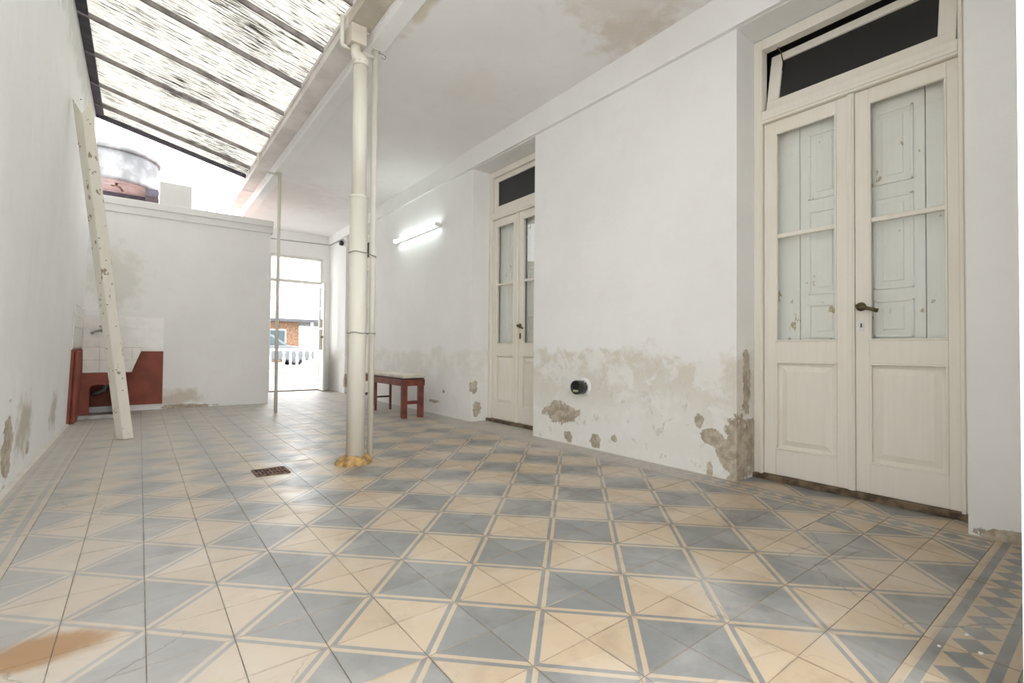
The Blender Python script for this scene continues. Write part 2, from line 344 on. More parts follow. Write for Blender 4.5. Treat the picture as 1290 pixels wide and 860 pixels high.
m = MB(); m.prism([(XL(0)-.01, -.8, -.002), (-1.396, -.8, -.002), (-1.399, -.8, .004), (XL(0)+.006, -.8, .014), (XL(0)-.01, -.8, .016)], (0, 6.69, 0))
tag(m.build('baseboard_left', M['fillet']), 'rough plaster fillet along the foot of the left wall', 'fillet', kind='structure')
# washroom block: partition with parapet and its side wall along the passage
m = MB(); m.box(XL(0)-.02, .71, YP, YP+.16, 0, 2.55); m.box(.55, .71, YP+.16, YE+.25, 0, 2.55); 
m.box(-1.7, -1.5, YP+.16, YE+.25, 0, 2.5); m.box(-1.5, .55, YE+.05, YE+.25, 0, 2.35)
tag(m.build('wall_partition', M['partition']), 'low white partition wall of the washroom block behind the laundry sink', 'wall', kind='structure')
m = MB(); m.box(-1.46, .735, YP-.022, YP+.19, 2.55, 2.645); m.box(-1.46, .745, YP-.034, YP+.20, 2.645, 2.74)
m.box(.53, .735, YP+.19, YE+.2, 2.55, 2.74)
tag(m.build('trim_2', M['weathered'], bevel=.006), 'two-step plaster coping along the top of the partition wall', 'coping', kind='structure')
m = MB(); m.box(-1.49, .54, YP+.17, YE+.24, 2.36, 2.5)
tag(m.build('washroom_roof', M['terracotta']), 'flat terracotta-coated roof of the washroom block under the water tank', 'roof', kind='structure')
m = MB(); m.box(-.655, -.29, YP-.02, YP+.26, 2.735, 3.045)
tag(m.build('parapet_block', M['weathered'], bevel=.008), 'square plastered block standing on the partition coping', 'block')
m = MB(); zc = CZ
m.hexa([(.50, -1.12, zc(-1.12)), (2.62, -1.12, zc(-1.12)), (2.62, 9.25, zc(9.25)), (.50, 9.25, zc(9.25)), (.50, -1.12, 3.45), (2.62, -1.12, 3.45), (2.62, 9.25, 3.45), (.50, 9.25, 3.45)])
ceiling = tag(m.build('ceiling', M['ceiling']), 'flat white gallery ceiling with brown water stains', 'ceiling', kind='structure')
m = MB()
m.hexa([(.505, -.8, zc(-.8)-.045), (.625, -.8, zc(-.8)-.045), (.625, 9, zc(9)-.045), (.505, 9, zc(9)-.045), (.505, -.8, 3.3), (.645, -.8, 3.3), (.645, 9, 3.3), (.505, 9, 3.3)])
tag(m.build('trim_3', M['wall_white'], bevel=.006), 'white edge beam of the gallery ceiling carried by slim posts', 'beam', kind='structure')
# unlit rooms behind the doors
m = MB(); m.box(2.62, 2.66, -1.2, 9.3, -.1, -.02); m.box(4.4, 4.5, -1.2, 9.3, -.1, 3.5); m.box(2.62, 4.5, -1.3, -1.2, -.1, 3.5); m.box(2.62, 4.5, 9.3, 9.4, -.1, 3.5); m.box(2.62, 4.5, -1.2, 9.3, 3.4, 3.5); m.box(2.62, 4.5, -1.2, 9.3, -.1, -.02)
tag(m.build('wall_rooms', M['void_room']), 'walls of the unlit rooms behind the double doors', 'wall', kind='structure')

# ------------------------------------------------------------------ floor and its cement tiles
m = MB(); m.box(-1.75, 2.62, -3.2, 9.25, -.12, -.0035)
floor = tag(m.build('floor', M['bed']), 'patio floor of cream and blue-grey patterned cement tiles', 'floor', kind='structure')
T = 0.2; GAP = 0.0011; TH = .0034; BW = .0145
def clip(poly, a, b, c):                # keep a*x+b*y+c >= 0
    out = []
    for k in range(len(poly)):
        p, q = poly[k], poly[(k+1) % len(poly)]; dp = a*p[0]+b*p[1]+c; dq = a*q[0]+b*q[1]+c
        if dp >= 0: out.append(p)
        if (dp > 0 > dq) or (dp < 0 < dq): s = dp/(dp-dq); out.append((p[0]+(q[0]-p[0])*s, p[1]+(q[1]-p[1])*s))
    return out
def tile_mb(regions, rect):
    mb = MB(); x0, x1, y0, y1 = rect
    for poly, mi in regions:
        if len(poly) >= 3: mb.add([(p[0], p[1], 0) for p in poly], [tuple(range(len(poly)))], mi)
    c = [(x0, y0), (x1, y0), (x1, y1), (x0, y1)]; e = .0012
    for k in range(4):
        p, q = c[k], c[(k+1) % 4]; mb.add([(p[0], p[1], 0), (p[0], p[1], -TH), (q[0], q[1], -TH), (q[0], q[1], 0)], [(0, 1, 2, 3)], regions[0][1])
    return mb
def field_tile(cx, cy, rect):           # (cx,cy) = +-1: corner where the cream triangle sits; origin at tile centre
    x0, x1, y0, y1 = rect; sq = [(x0, y0), (x1, y0), (x1, y1), (x0, y1)]; r = 1/math.sqrt(2); a, b = cx*r, cy*r
    reg = [(clip(sq, a, b, -BW), 0), (clip(clip(sq, a, b, 0), -a, -b, BW), 1), (clip(clip(sq, a, b, BW), -a, -b, 0), 0), (clip(sq, -a, -b, -BW), 1)]
    return tile_mb(reg, rect)
def border_tile(along, rect):           # stripes along x (0) or y (1), two grey rhombi between two grey lines
    x0, x1, y0, y1 = rect
    sw = (lambda p: p) if along == 0 else (lambda p: (p[1], p[0]))
    if along: x0, x1, y0, y1 = y0, y1, x0, x1
    L = [-1, -.076, -.050, .050, .076, 1]; reg = []
    for k in range(5):
        lo, hi = max(L[k], y0), min(L[k+1], y1)
        if hi > lo: reg.append(([(x0, lo), (x1, lo), (x1, hi), (x0, hi)], (0, 1, 2, 1, 0)[k]))
    out = []
    for poly, mi in reg:
        if mi < 2: out.append((poly, mi)); continue
        for c in (-.05, .05):
            d = [(c-.05, 0), (c, -.048), (c+.05, 0), (c, .048)]
            cl = [(min(max(px, x0), x1), py) for px, py in d]; out.append((cl, 1))
            xa, xb = max(c-.05, x0), min(c+.05, x1)
            out += [([(xa, -.05), (xb, -.05), (xb, 0), (c, -.048), (xa, 0)], 0), ([(xa, 0), (c, .048), (xb, 0), (xb, .05), (xa, .05)], 0)]
    out = [([sw(p) for p in (poly if not along else poly[::-1])], mi) for poly, mi in out]
    return tile_mb(out, rect)
cache = {}; tiles = []                  # (key, centre)
def put_tile(kind, va, x0, x1, y0, y1, cx, cy):
    rect = (round(x0+GAP-cx, 4), round(x1-GAP-cx, 4), round(y0+GAP-cy, 4), round(y1-GAP-cy, 4)); key = (kind, va, rect)
    if key not in cache: cache[key] = field_tile(*va, rect) if kind == 'f' else border_tile(va, rect)
    tiles.append((key, cx, cy))
YB = -0.58
FLIP = {(-2, 0), (9, -1)}               # two tiles relaid the wrong way round
for i in list(range(-6, 10)) + [11, 12]:
    for j in range(-3, 46):
        x0, x1, y0, y1 = i*T, (i+1)*T, j*T, (j+1)*T
        if i >= 11:
            if not any(o[0]-.02 < (y0+y1)/2 < o[1]+.02 for o in OPEN): continue
            x1 = min(x1, XD+.02)
            for o in OPEN:
                if o[0]-.1 < (y0+y1)/2 < o[1]+.1: y0, y1 = max(y0, o[0]), min(y1, o[1])
        if x0 < .6 and y0 >= 6.95: continue
        cx_ = i if i % 2 else i+1; cy_ = j if j % 2 == 0 else j+1
        va = (1 if cx_ > i else -1, 1 if cy_ > j else -1)
        if (i, j) in FLIP: va = (-va[0], -va[1])
        put_tile('f', va, x0, x1, max(y0, YB), y1, (i+.5)*T, (j+.5)*T)
for j in range(-3, 46):
    y0, y1 = max(j*T, YB), (j+1)*T
    put_tile('b', 1, 2.0, 2.2, y0, y1, 2.1, (j+.5)*T)
    if y0 < 6.95: put_tile('b', 1, -1.4, -1.2, y0, y1, -1.3, (j+.5)*T)
for i in range(-6, 10): put_tile('b', 0, i*T, (i+1)*T, YB-.2, YB, (i+.5)*T, YB-.1)
put_tile('b', 0, 2.0, 2.2, YB-.2, YB, 2.1, YB-.1); put_tile('b', 0, -1.4, -1.2, YB-.2, YB, -1.3, YB-.1)
def seen(cx, cy):
    d = Vector((cx, cy, 0)) - CAM; z = d.dot(_f)
    if z < .15: return None
    u, v = 645+607.7*d.dot(_R)/z, 430-607.7*d.dot(_U)/z
    return z if -60 < u < 1300 and v < 925 else None
order = sorted([t for t in tiles if seen(t[1], t[2])], key=lambda t: (Vector((t[1], t[2], 0))-CAM).length)[:298]
near = {(t[1], t[2], t[0]) for t in order}
shared = {}; rest = MB()
for key, cx, cy in tiles:
    dz = random.uniform(-.0006, .0006)
    if (cx, cy, key) in near:
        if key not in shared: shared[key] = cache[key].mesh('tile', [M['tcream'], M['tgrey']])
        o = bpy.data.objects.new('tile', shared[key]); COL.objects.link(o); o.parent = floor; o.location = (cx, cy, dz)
        o.rotation_euler = (random.gauss(0, .0022), random.gauss(0, .0022), 0)
    else:
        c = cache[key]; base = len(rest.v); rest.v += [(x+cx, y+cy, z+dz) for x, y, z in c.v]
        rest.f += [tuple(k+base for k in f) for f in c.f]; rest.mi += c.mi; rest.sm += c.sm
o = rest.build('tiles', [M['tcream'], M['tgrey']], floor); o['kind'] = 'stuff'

# ------------------------------------------------------------------ double doors with transom
def double_door(idx, y0, y1, label, tilt):
    e = empty('door_%d' % idx, (XD, (y0+y1)/2, 0), label, 'door', kind='structure')
    off = y0 + .49; Y = lambda v: v+off  # measures were taken on the first door
    a, b = y0, y1; fl, fr, mid = b-.055, a+.06, Y(.0265) if idx == 1 else (a+b)/2
    P = M['paint_cream']
    m = MB(); m.box(XD-.02, XD+.048, fl, b, .03, HEAD-.005); m.box(XD-.02, XD+.048, a, fr, .03, HEAD-.005)
    m.box(XD-.02, XD+.048, fr, fl, 2.845, HEAD-.005); m.box(XD-.028, XD+.048, fr, fl, 2.345, 2.425); m.box(XD-.036, XD-.02, fr, fl, 2.36, 2.385)
    m.box(XD-.03, XD-.02, fl, fl+.018, .03, 2.86); m.box(XD-.03, XD-.02, fr-.018, fr, .03, 2.86)
    m.build('frame', P, e, bevel=.004)
    m = MB(); m.box(XD-.045, XD+.10, a, b, -.003, .032); m.build('threshold', M['dark_wood'], e, bevel=.006)
    # transom sash, hinged at the bottom
    h0, h1 = 2.43, 2.84; m = MB(); W = .075
    m.box(0, .035, fr+.012, fl-.012, 0, W-.005); m.box(0, .035, fr+.012, fl-.012, h1-h0-.055, h1-h0)
    m.box(0, .035, fr+.012, fr+.012+W, W-.005, h1-h0-.055); m.box(0, .035, fl-.012-W, fl-.012, W-.005, h1-h0-.055)
    s = m.build('transom_sash', P, e, bevel=.004)
    R = Matrix.Translation((XD+.005, 0, h0)) @ Matrix.Rotation(math.radians(tilt), 4, 'Y'); s.matrix_basis = R
    g = MB(); g.box(.014, .019, fr+.012+W-.01, fl-.012-W+.01, W-.015, h1-h0-.045)
    p = g.build('transom_pane', M['dark_glass']); p.parent = s
    if tilt > 2:
        c = MB(); c.tube([(XD+.02, fl-.07, 2.86), (XD+.06, fl-.085, 2.82), (XD+.08, fl-.09, 2.76), (XD+.07, fl-.088, 2.70)], .004, 6); c.build('stay_chain', M['rust'], e)
    # leaves: each with stiles and rails, glazing bar, two panes, raised lower panel
    gz0, gz1, mz = .897, 2.264, 1.585
    for k, (ya, yb, sa, sb) in enumerate(((mid+.002, fl-.003, .09, .073), (fr+.003, mid-.002, .046 if idx == 1 else .06, .068))):
        m = MB(); X0, X1 = XD, XD+.042; ga, gb = ya+sa, yb-sb
        m.box(X0, X1, ya, ga, .034, 2.342); m.box(X0, X1, gb, yb, .034, 2.342)
        m.box(X0, X1, ga, gb, .034, .20); m.box(X0, X1, ga, gb, .767, gz0); m.box(X0, X1, ga, gb, gz1, 2.342)
        lf = m.build('leaf', P, e, bevel=.003)
        m = MB(); m.box(X0+.004, X0+.034, ga, gb, mz-.014, mz+.014); m.build('glazing_bar', P, lf, bevel=.005)
        for z0, z1 in ((gz0, mz-.014), (mz+.014, gz1)):
            m = MB(); m.box(X0+.022, X0+.026, ga-.004, gb+.004, z0-.004, z1+.004); m.build('pane', M['glass'], lf)
        # panel: recessed field, bevelled rise to a raised centre
        m = MB(); q = [(0, .0, .020), (1, .028, .020), (2, .060, .008)]
        m.box(X0+.020, X0+.034, ga-.004, gb+.004, .196, .771)
        i1, i2 = .030, .062; rx, tx = X0+.020, X0+.009
        vs = [(rx, ga+i1, .20+i1), (rx, gb-i1, .20+i1), (rx, gb-i1, .767-i1), (rx, ga+i1, .767-i1), (tx, ga+i2, .20+i2), (tx, gb-i2, .20+i2), (tx, gb-i2, .767-i2), (tx, ga+i2, .767-i2)]
        m.add(vs, [(4, 7, 6, 5), (0, 4, 5, 1), (1, 5, 6, 2), (2, 6, 7, 3), (3, 7, 4, 0)]); m.build('raised_panel', P, lf)
        # bead mouldings round glass and panel
        m = MB(); bd = .010
        for z0, z1 in ((gz0, gz1), (.20, .767)):
            m.box(X0-.004, X0+.014, ga, gb, z0, z0+bd); m.box(X0-.004, X0+.014, ga, gb, z1-bd, z1)
            m.box(X0-.004, X0+.014, ga, ga+bd, z0+bd, z1-bd); m.box(X0-.004, X0+.014, gb-bd, gb, z0+bd, z1-bd)
        m.build('moulding', P, lf, bevel=.003)
        if k == 0:
            m = MB(); m.box(X0-.014, X0, ya-.004, ya+.032, .034, 2.342); m.box(X0-.020, X0-.014, ya+.004, ya+.022, .034, 2.342); m.build('astragal', P, lf, bevel=.003)
        else:
            hy = yb-.030
            m = MB(); m.lathe([(.010, 0), (.024, 0), (.026, -.006), (.018, -.012), (.012, -.016), (.012, -.034)], (X0, hy, 1.092), 18, axis='x')
            m.tube([(X0-.034, hy+.012, 1.096), (X0-.040, hy, 1.092), (X0-.040, hy-.045, 1.078), (X0-.038, hy-.088, 1.062)], [.011, .013, .010, .011], 12)
            m.build('lever_handle', M['brass'], lf)
            m = MB(); m.lathe([(.010, 0), (.013, -.003), (.010, -.004)], (X0, hy, .985), 14, axis='x'); m.box(X0-.003, X0, hy-.012, hy+.012, .95, 1.012)
            kp = m.build('keyhole_plate', M['white_plastic'] if idx == 1 else M['brass'], lf)
            m = MB(); m.box(X0-.0052, X0-.003, hy-.003, hy+.003, .972, .996); m.build('keyhole', M['dark'], lf)
        # painted inner shutter seen through the panes: narrow fold and panelled fold
        sx = XD+.075; seam = ga+(gb-ga)*(.66 if k == 0 else .30)
        m = MB(); m.box(sx, sx+.025, seam+.002, gb+.03, .80, 2.32); m.box(sx, sx+.025, ga-.03, seam-.002, .80, 2.32)
        sh = m.build('shutter', M['paint_shutter'], e, bevel=.002)
        pa, pb = (ga-.02, seam-.03) if k == 0 else (seam+.03, gb+.02)
        for z0, z1 in ((.915, 1.13), (1.19, 1.72), (1.79, 2.21)):
            m = MB(); ya_, yb_ = pa+.02, pb-.02
            for (u0, u1, v0, v1) in ((ya_, yb_, z0, z0+.014), (ya_, yb_, z1-.014, z1), (ya_, ya_+.014, z0, z1), (yb_-.014, yb_, z0, z1)): m.box(sx-.009, sx, u0, u1, v0, v1)
            i = .045; m.box(sx-.005, sx, ya_+i, yb_-i, z0+i, z1-i); m.build('shutter_panel', M['paint_shutter'], sh, bevel=.003)
    return e
double_door(1, *OPEN[0], 'cream panelled double door with lever handle and its black transom tilted open', 12.0)
double_door(2, *OPEN[1], 'cream glazed double door in the recess between the wall lamp and the black vent', 0.0)
double_door(3, *OPEN[2], 'glazed double door behind the downpipe at the far end of the gallery', 0.0)

# exit doorway
e = empty('door_4', (1.57, YE+.05, 0), 'tall white exit doorway with one glazed leaf standing open', 'door', kind='structure')
m = MB(); m.box(1.08, 1.12, YE+.02, YE+.10, 0, 2.62); m.box(2.02, 2.06, YE+.02, YE+.10, 0, 2.62); m.box(1.12, 2.02, YE+.02, YE+.10, 2.575, 2.62); m.box(1.12, 2.02, YE+.01, YE+.10, 2.10, 2.16)
m.build('frame', M['paint_white'], e, bevel=.004)
m = MB(); m.box(1.12, 2.02, YE+.05, YE+.056, 2.16, 2.575); m.build('transom_pane', M['glass'], e)
m = MB(); m.box(1.12, 2.02, YE-.01, YE+.12, -.003, .018); m.build('threshold', M['dark_wood'], e)
def exit_leaf(hx, ang):
    """leaf in local coordinates along +x from the hinge, then turned about z"""
    L = .45; m = MB(); t = .035
    m.box(0, .06, -t, 0, .02, 2.095); m.box(L-.06, L, -t, 0, .02, 2.095); m.box(.06, L-.06, -t, 0, .02, .16); m.box(.06, L-.06, -t, 0, .70, .80); m.box(.06, L-.06, -t, 0, 2.02, 2.095)
    for z in (1.22, 1.62): m.box(.06, L-.06, -t+.005, -.005, z-.012, z+.012)
    m.box(.06, L-.06, -t+.012, -.012, .16, .70)
    lf = m.build('leaf', M['paint_white'], e, bevel=.003)
    lf.matrix_parent_inverse = e.matrix_basis.inverted(); lf.matrix_basis = Matrix.Translation((hx, YE+.03, 0)) @ Matrix.Rotation(ang, 4, 'Z')
    for z0, z1 in ((.80, 1.208), (1.232, 1.608), (1.632, 2.02)):
        g = MB(); g.box(.055, L-.055, -t/2-.002, -t/2+.002, z0, z1); p = g.build('pane', M['glass']); p.parent = lf
    k = MB(); k.lathe([(.012, 0), (.02, -.008), (.024, -.03), (.012, -.04)], (L-.03, -t, 1.05), 12, axis='y'); h = k.build('knob', M['brass']); h.parent = lf
exit_leaf(2.03, math.radians(-94))

# ------------------------------------------------------------------ translucent lean-to roof
RZ = lambda x: 3.30 + (0.30-x)*0.239    # underside of the sheets
RAFT = [2.42+.687*k for k in range(-5, 7)]   # the last but one and the edge follow
RAFT = [y for y in RAFT if y > -1.1]; REND = 6.78; RAFT = [y for y in RAFT if y < 6.4] + [6.43]
roof = empty('lean_to_roof', (-.5, 3, 3.4), 'lean-to roof of mouldy translucent sheets on thin grey rafters', 'roof')
edges = RAFT + [REND]
for a, b in zip(edges[:-1], edges[1:]):
    mb = MB(); n = max(8, int((b-a+.03)/.0127)); xs = (XL(3.7)-.02, .335); vs = []
    for k in range(n+1):
        y = a-.015+(b-a+.03)*k/n; dz = .006*math.sin(2*math.pi*y/.076)
        for x in xs: vs.append((x, y, RZ(x)+.016+dz))
    mb.add(vs, [(2*k, 2*k+1, 2*k+3, 2*k+2) for k in range(n)], 0, True); mb.build('sheet', M['sheet'], roof)
for y in edges:
    mb = MB(); t = .0105 if y < 6.7 else .018; h = .042 if y < 6.7 else .06; x0, x1 = XL(3.7), .326
    mb.hexa([(x0, y-t, RZ(x0)-h+.012), (x1, y-t, RZ(x1)-h+.012), (x1, y+t, RZ(x1)-h+.012), (x0, y+t, RZ(x0)-h+.012), (x0, y-t, RZ(x0)+.008), (x1, y-t, RZ(x1)+.008), (x1, y+t, RZ(x1)+.008), (x0, y+t, RZ(x0)+.008)])
    mb.build('rafter', M['rafter'] if y < 6.7 else M['ledger'], roof)
mb = MB(); x0, x1 = XL(3.7)-.01, XL(3.7)+.075
mb.hexa([(x0, -.9, RZ(x0)-.02), (x1, -.9, RZ(x1)-.02), (x1, REND+.02, RZ(x1)-.02), (x0, REND+.02, RZ(x0)-.02), (x0, -.9, RZ(x0)+.012), (x1, -.9, RZ(x1)+.012), (x1, REND+.02, RZ(x1)+.012), (x0, REND+.02, RZ(x0)+.012)])
mb.build('ledger', M['ledger'], roof)

# gutter between roof and gallery
gut = empty('box_gutter', (.42, 3.9, 3.2), 'long sheet-metal box gutter between translucent roof and gallery ceiling', 'gutter')
GY0, GY1 = -.8, 8.6
segs = [GY0, .9, 2.545, 4.1, 5.72, 7.2, GY1]
for k in range(len(segs)-1):
    a, b = segs[k]+.002, segs[k+1]-.002; mb = MB()
    mb.box(.344, .494, a, b, 3.195, 3.199); mb.box(.340, .344, a, b, 3.195, 3.285); mb.box(.494, .4985, a, b, 3.195, 3.30)
    mb.build('trough_section', M['gutter_dirty'] if k < 2 else M['gutter'], gut)
    if k: mb = MB(); mb.box(.342, .498, segs[k]-.012, segs[k]+.012, 3.189, 3.196); mb.build('joint_strap', M['gutter'], gut)
mb = MB(); mb.box(.326, .340, GY0, GY1, 3.262, 3.292); mb.box(.326, .350, GY0, GY1, 3.288, 3.292); mb.build('edge_angle', M['gutter'], gut)

# slim posts with their bracket arms
def post(x, y, zt, label, bx):
    e = empty('steel_post', (x, y, 0), label, 'post', 'slim steel posts under the gallery edge')
    mb = MB(); mb.tube([(x, y, 0), (x, y, zt)], .0215, 16); mb.build('tube', M['pipe'], e)
    mb = MB(); mb.tube([(x, y, 3.055), (bx+.01, y, 3.055), (bx, y, 3.065), (bx, y, 3.28)], .016, 10); mb.build('bracket_arm', M['pipe'], e)
    mb = MB(); mb.box(x-.028, x+.028, y-.028, y+.028, zt-.006, zt+.004); mb.build('top_plate', M['pipe'], e)
    return e
p1 = post(.564, 2.579, zc(2.58)-.045, 'slim painted steel post strapped to the thick downpipe', .309)
mb = MB(); mb.tube([(.585, 2.575, 3.10), (.62, 2.57, 3.10), (.64, 2.565, 3.085), (.63, 2.56, 3.06), (.60, 2.56, 3.065)], .0025, 6); mb.build('wire_end', M['wire'], p1)
post(.559, 5.75, zc(5.75)-.045, 'slim painted steel post standing alone in front of the partition corner', .309)

# downpipe
PX, PY = .425, 2.505
e = empty('downpipe', (PX, PY, 0), 'thick cream downpipe with funnel top and foam at its foot', 'pipe')
mb = MB(); mb.tube([(PX, PY, .01), (PX, PY, 1.93)], .064, 24); mb.build('lower_pipe', M['pipe'], e)
mb = MB(); mb.tube([(PX, PY, 1.90), (PX, PY, 2.93)], .052, 24); mb.build('upper_pipe', M['pipe'], e)
mb = MB(); mb.lathe([(.064, 1.925), (.068, 1.928), (.068, 1.94), (.052, 1.944)], (PX, PY, 0), 24); mb.build('socket_ring', M['pipe'], e)
mb = MB(); mb.tube([(PX, PY, 2.90), (PX, PY, 2.935), (PX-.008, PY+.004, 2.955), (PX-.030, PY+.016, 2.985), (PX-.034, PY+.02, 3.06)], [.056, .057, .050, .038, .036], 20); mb.build('outlet_elbow', M['pipe'], e)
mb = MB(); mb.box(PX-.085, PX+.03, PY-.035, PY+.075, 3.05, 3.190); mb.build('outlet_box', M['gutter_dirty'], e, bevel=.004)
for q in range(9):
    mb = MB(); a = q*.7; mb.lathe([(.002, -.006), (.007, -.003), (.007, .003), (.002, .006)], (PX+.054*math.cos(a), PY+.054*math.sin(a), 2.925), 6); mb.build('solder_lump', M['gutter_dirty'], e)
for z in (1.525, .941):
    mb = MB(); pts = []
    A = Vector((PX, PY)); B = Vector((.564, 2.579)); d = (B-A).normalized(); n = Vector((-d.y, d.x))
    for k in range(13): a = math.pi/2+math.pi*k/12; pts.append(A+(d*math.cos(a)+n*math.sin(a))*.067)
    for k in range(13): a = -math.pi/2+math.pi*k/12; pts.append(B+(d*math.cos(a)+n*math.sin(a))*.024)
    pts.append(pts[0]); mb.tube([(p.x, p.y, z+.004*math.sin(i)) for i, p in enumerate(pts)], .0035, 6); mb.build('wire_tie', M['wire'], e)
mb = MB(); prof = [(.128, 0), (.126, .014), (.112, .034), (.090, .048), (.064, .056)]
vs = []; n = 26
for r, h in prof:
    for a in range(n):
        q = 2*math.pi*a/n; k = 1+.10*math.sin(2*q+.6)+.05*math.sin(5*q); vs.append((PX-.008+r*k*math.cos(q), PY-.005+r*k*math.sin(q), h*(1+.12*math.sin(3*q+1))))
mb.add(vs, [(k*n+a, k*n+(a+1) % n, (k+1)*n+(a+1) % n, (k+1)*n+a) for k in range(len(prof)-1) for a in range(n)], 0, True); mb.f.append(tuple(range(len(vs)-n, len(vs)))); mb.mi.append(0); mb.sm.append(True)
mb.build('foam_collar', M['foam'], e)

# ------------------------------------------------------------------ fluorescent lamp
e = empty('fluorescent_lamp', (2.2, 5.08, 2.40), 'lit fluorescent batten lamp fixed high on the white wall', 'lamp')
mb = MB(); mb.box(2.155, 2.2, 4.43, 5.73, 2.395, 2.435); mb.build('batten', M['white_plastic'], e, bevel=.005)
mb = MB(); mb.tube([(2.125, 4.46, 2.41), (2.125, 5.70, 2.41)], .017, 14); mb.build('tube', M['tube'], e)
for y in (4.44, 5.72):
    mb = MB(); mb.box(2.10, 2.165, y-.014, y+.014, 2.39, 2.44); mb.build('lamp_holder', M['white_plastic'], e, bevel=.004)

# black vent cap low on the wall
e = empty('vent_cap', (2.2, 1.935, .515), 'black round vent cap with pale label sticking out of the damp wall', 'vent')
mb = MB(); mb.lathe([(.082, .002), (.080, -.006), (.066, -.010)], (2.2, 1.935, .515), 26, axis='x'); mb.build('plaster_collar', M['wall_white'], e)
mb = MB(); mb.lathe([(.050, 0), (.050, -.02), (.058, -.022), (.060, -.10), (.056, -.108), (.050, -.108), (.047, -.100), (.0, -.100)], (2.2, 1.935, .515), 28, axis='x'); mb.build('cap', M['black_plastic'], e)
mb = MB(); mb.box(2.096, 2.0995, 1.905, 1.962, .478, .495); mb.build('label', M['label_green'], e)
mb = MB()
for q in range(5): a = .9+q*.45; mb.box(2.125+q*.012, 2.140+q*.012, 1.935+.0585*math.cos(a)-.004, 1.935+.0605*math.cos(a)+.004, .515+.0595*math.sin(a)-.004, .515+.0605*math.sin(a)+.003)
mb.build('paint_splash', M['white_plastic'], e)

# ------------------------------------------------------------------ bench against the right wall
e = empty('bench', (1.80, 5.4, 0), 'long red-brown wooden bench with ivory seat pad along the wall', 'bench')
bx0, bx1, by0, by1 = 1.655, 1.945, 4.36, 5.98
mb = MB(); mb.box(bx0, bx1, by0, by0+.028, .385, .462); mb.build('apron', M['bench_red'], e, bevel=.003)
mb = MB(); mb.box(bx0, bx1, by1-.028, by1, .385, .462); mb.build('apron', M['bench_red'], e, bevel=.003)
for x in (bx0, bx1-.028): mb = MB(); mb.box(x, x+.028, by0+.028, by1-.028, .385, .462); mb.build('apron', M['bench_red'], e, bevel=.003)
mb = MB(); mb.box(bx0+.01, bx1-.01, by0+.01, by1-.01, .455, .478); mb.build('seat_board', M['bench_dark'], e)
mb = MB(); mb.box(bx0-.008, bx1+.002, by0-.012, by1+.01, .478, .522); mb.build('seat_pad', M['cushion'], e, bevel=.016, seg=3)
for x in (bx0+.002, bx1-.072): mb = MB(); mb.box(x, x+.062, by0+.004, by0+.066, 0, .386); mb.build('leg', M['bench_red'], e, bevel=.003)
for y in (5.30, 5.90):
    for x in (bx0+.05, bx1-.03): mb = MB(); mb.box(x-.014, x+.014, y, y+.028, 0, .386); mb.build('leg', M['bench_red'], e)
    mb = MB(); mb.box(bx0+.06, bx1-.04, y+.004, y+.022, .17, .192); mb.build('stretcher', M['bench_dark'], e)
mb = MB(); mb.box(bx0+.06, bx1-.07, by0+.020, by0+.046, .165, .205); mb.build('stretcher', M['bench_red'], e)

# ------------------------------------------------------------------ laundry corner
e = empty('laundry_sink', (-1.05, 6.6, 0), 'oxide-red masonry laundry trough with tiled basin in the corner', 'sink')
yf = 6.30
# pedestal with arched opening (front wall drawn as polygon, side walls)
xa, xb, za = -1.385, -.955, .55; ox0, ox1, oz = -1.275, -1.005, .385
ol = [(xa, 0), (ox0, 0), (ox0, oz-.06)] + [(ox0+.05-.05*math.cos(t), oz-.06+.06*math.sin(t)) for t in (.5, 1.0, 1.57)] + [(ox1-.05+.05*math.sin(t), oz-.06+.06*math.cos(t)) for t in (0, .57, 1.07, 1.57)] + [(ox1, 0), (xb, 0), (xb, za), (xa, za)]
mb = MB(); mb.prism([(x, yf+.03, z) for x, z in ol], (0, .07, 0)); mb.box(xb-.07, xb, yf+.10, 6.99, 0, za); mb.box(xa, xa+.05, yf+.10, 6.99, 0, za)
mb.build('pedestal', M['sink_red'], e)
mb = MB(); mb.box(-1.39, -.93, yf-.04, yf+.03, 0, .045); mb.build('kerb', M['concrete'], e, bevel=.01)
# hopper-shaped basin: outer faces tiled
bt = dict(x0=-1.335, x1=-.795, y0=yf, y1=6.985, z=.82); bb = dict(x0=-1.335, x1=-.90, y0=yf+.02, y1=6.985, z=.525)
th = .05
def ring(b, i): return [(b['x0']+i, b['y0']+i, b['z']), (b['x1']-i, b['y0']+i, b['z']), (b['x1']-i, b['y1']-i, b['z']), (b['x0']+i, b['y1']-i, b['z'])]
mb = MB(); o_b, o_t, i_t = ring(bb, 0), ring(bt, 0), ring(bt, th); i_b = [(p[0], p[1], .58) for p in ring(bb, th)]
mb.add(o_b+o_t+i_t+i_b, [(0, 3, 2, 1)] + [(k, (k+1) % 4, 4+(k+1) % 4, 4+k) for k in range(4)] + [(4+k, 4+(k+1) % 4, 8+(k+1) % 4, 8+k) for k in range(4)] + [(8+k, 8+(k+1) % 4, 12+(k+1) % 4, 12+k) for k in range(4)] + [(12, 13, 14, 15)])
bs = mb.build('basin', M['grout'], e)
def front_x(z): return bt['x1'] + (bb['x1']-bt['x1'])*(.82-z)/(.82-.525)
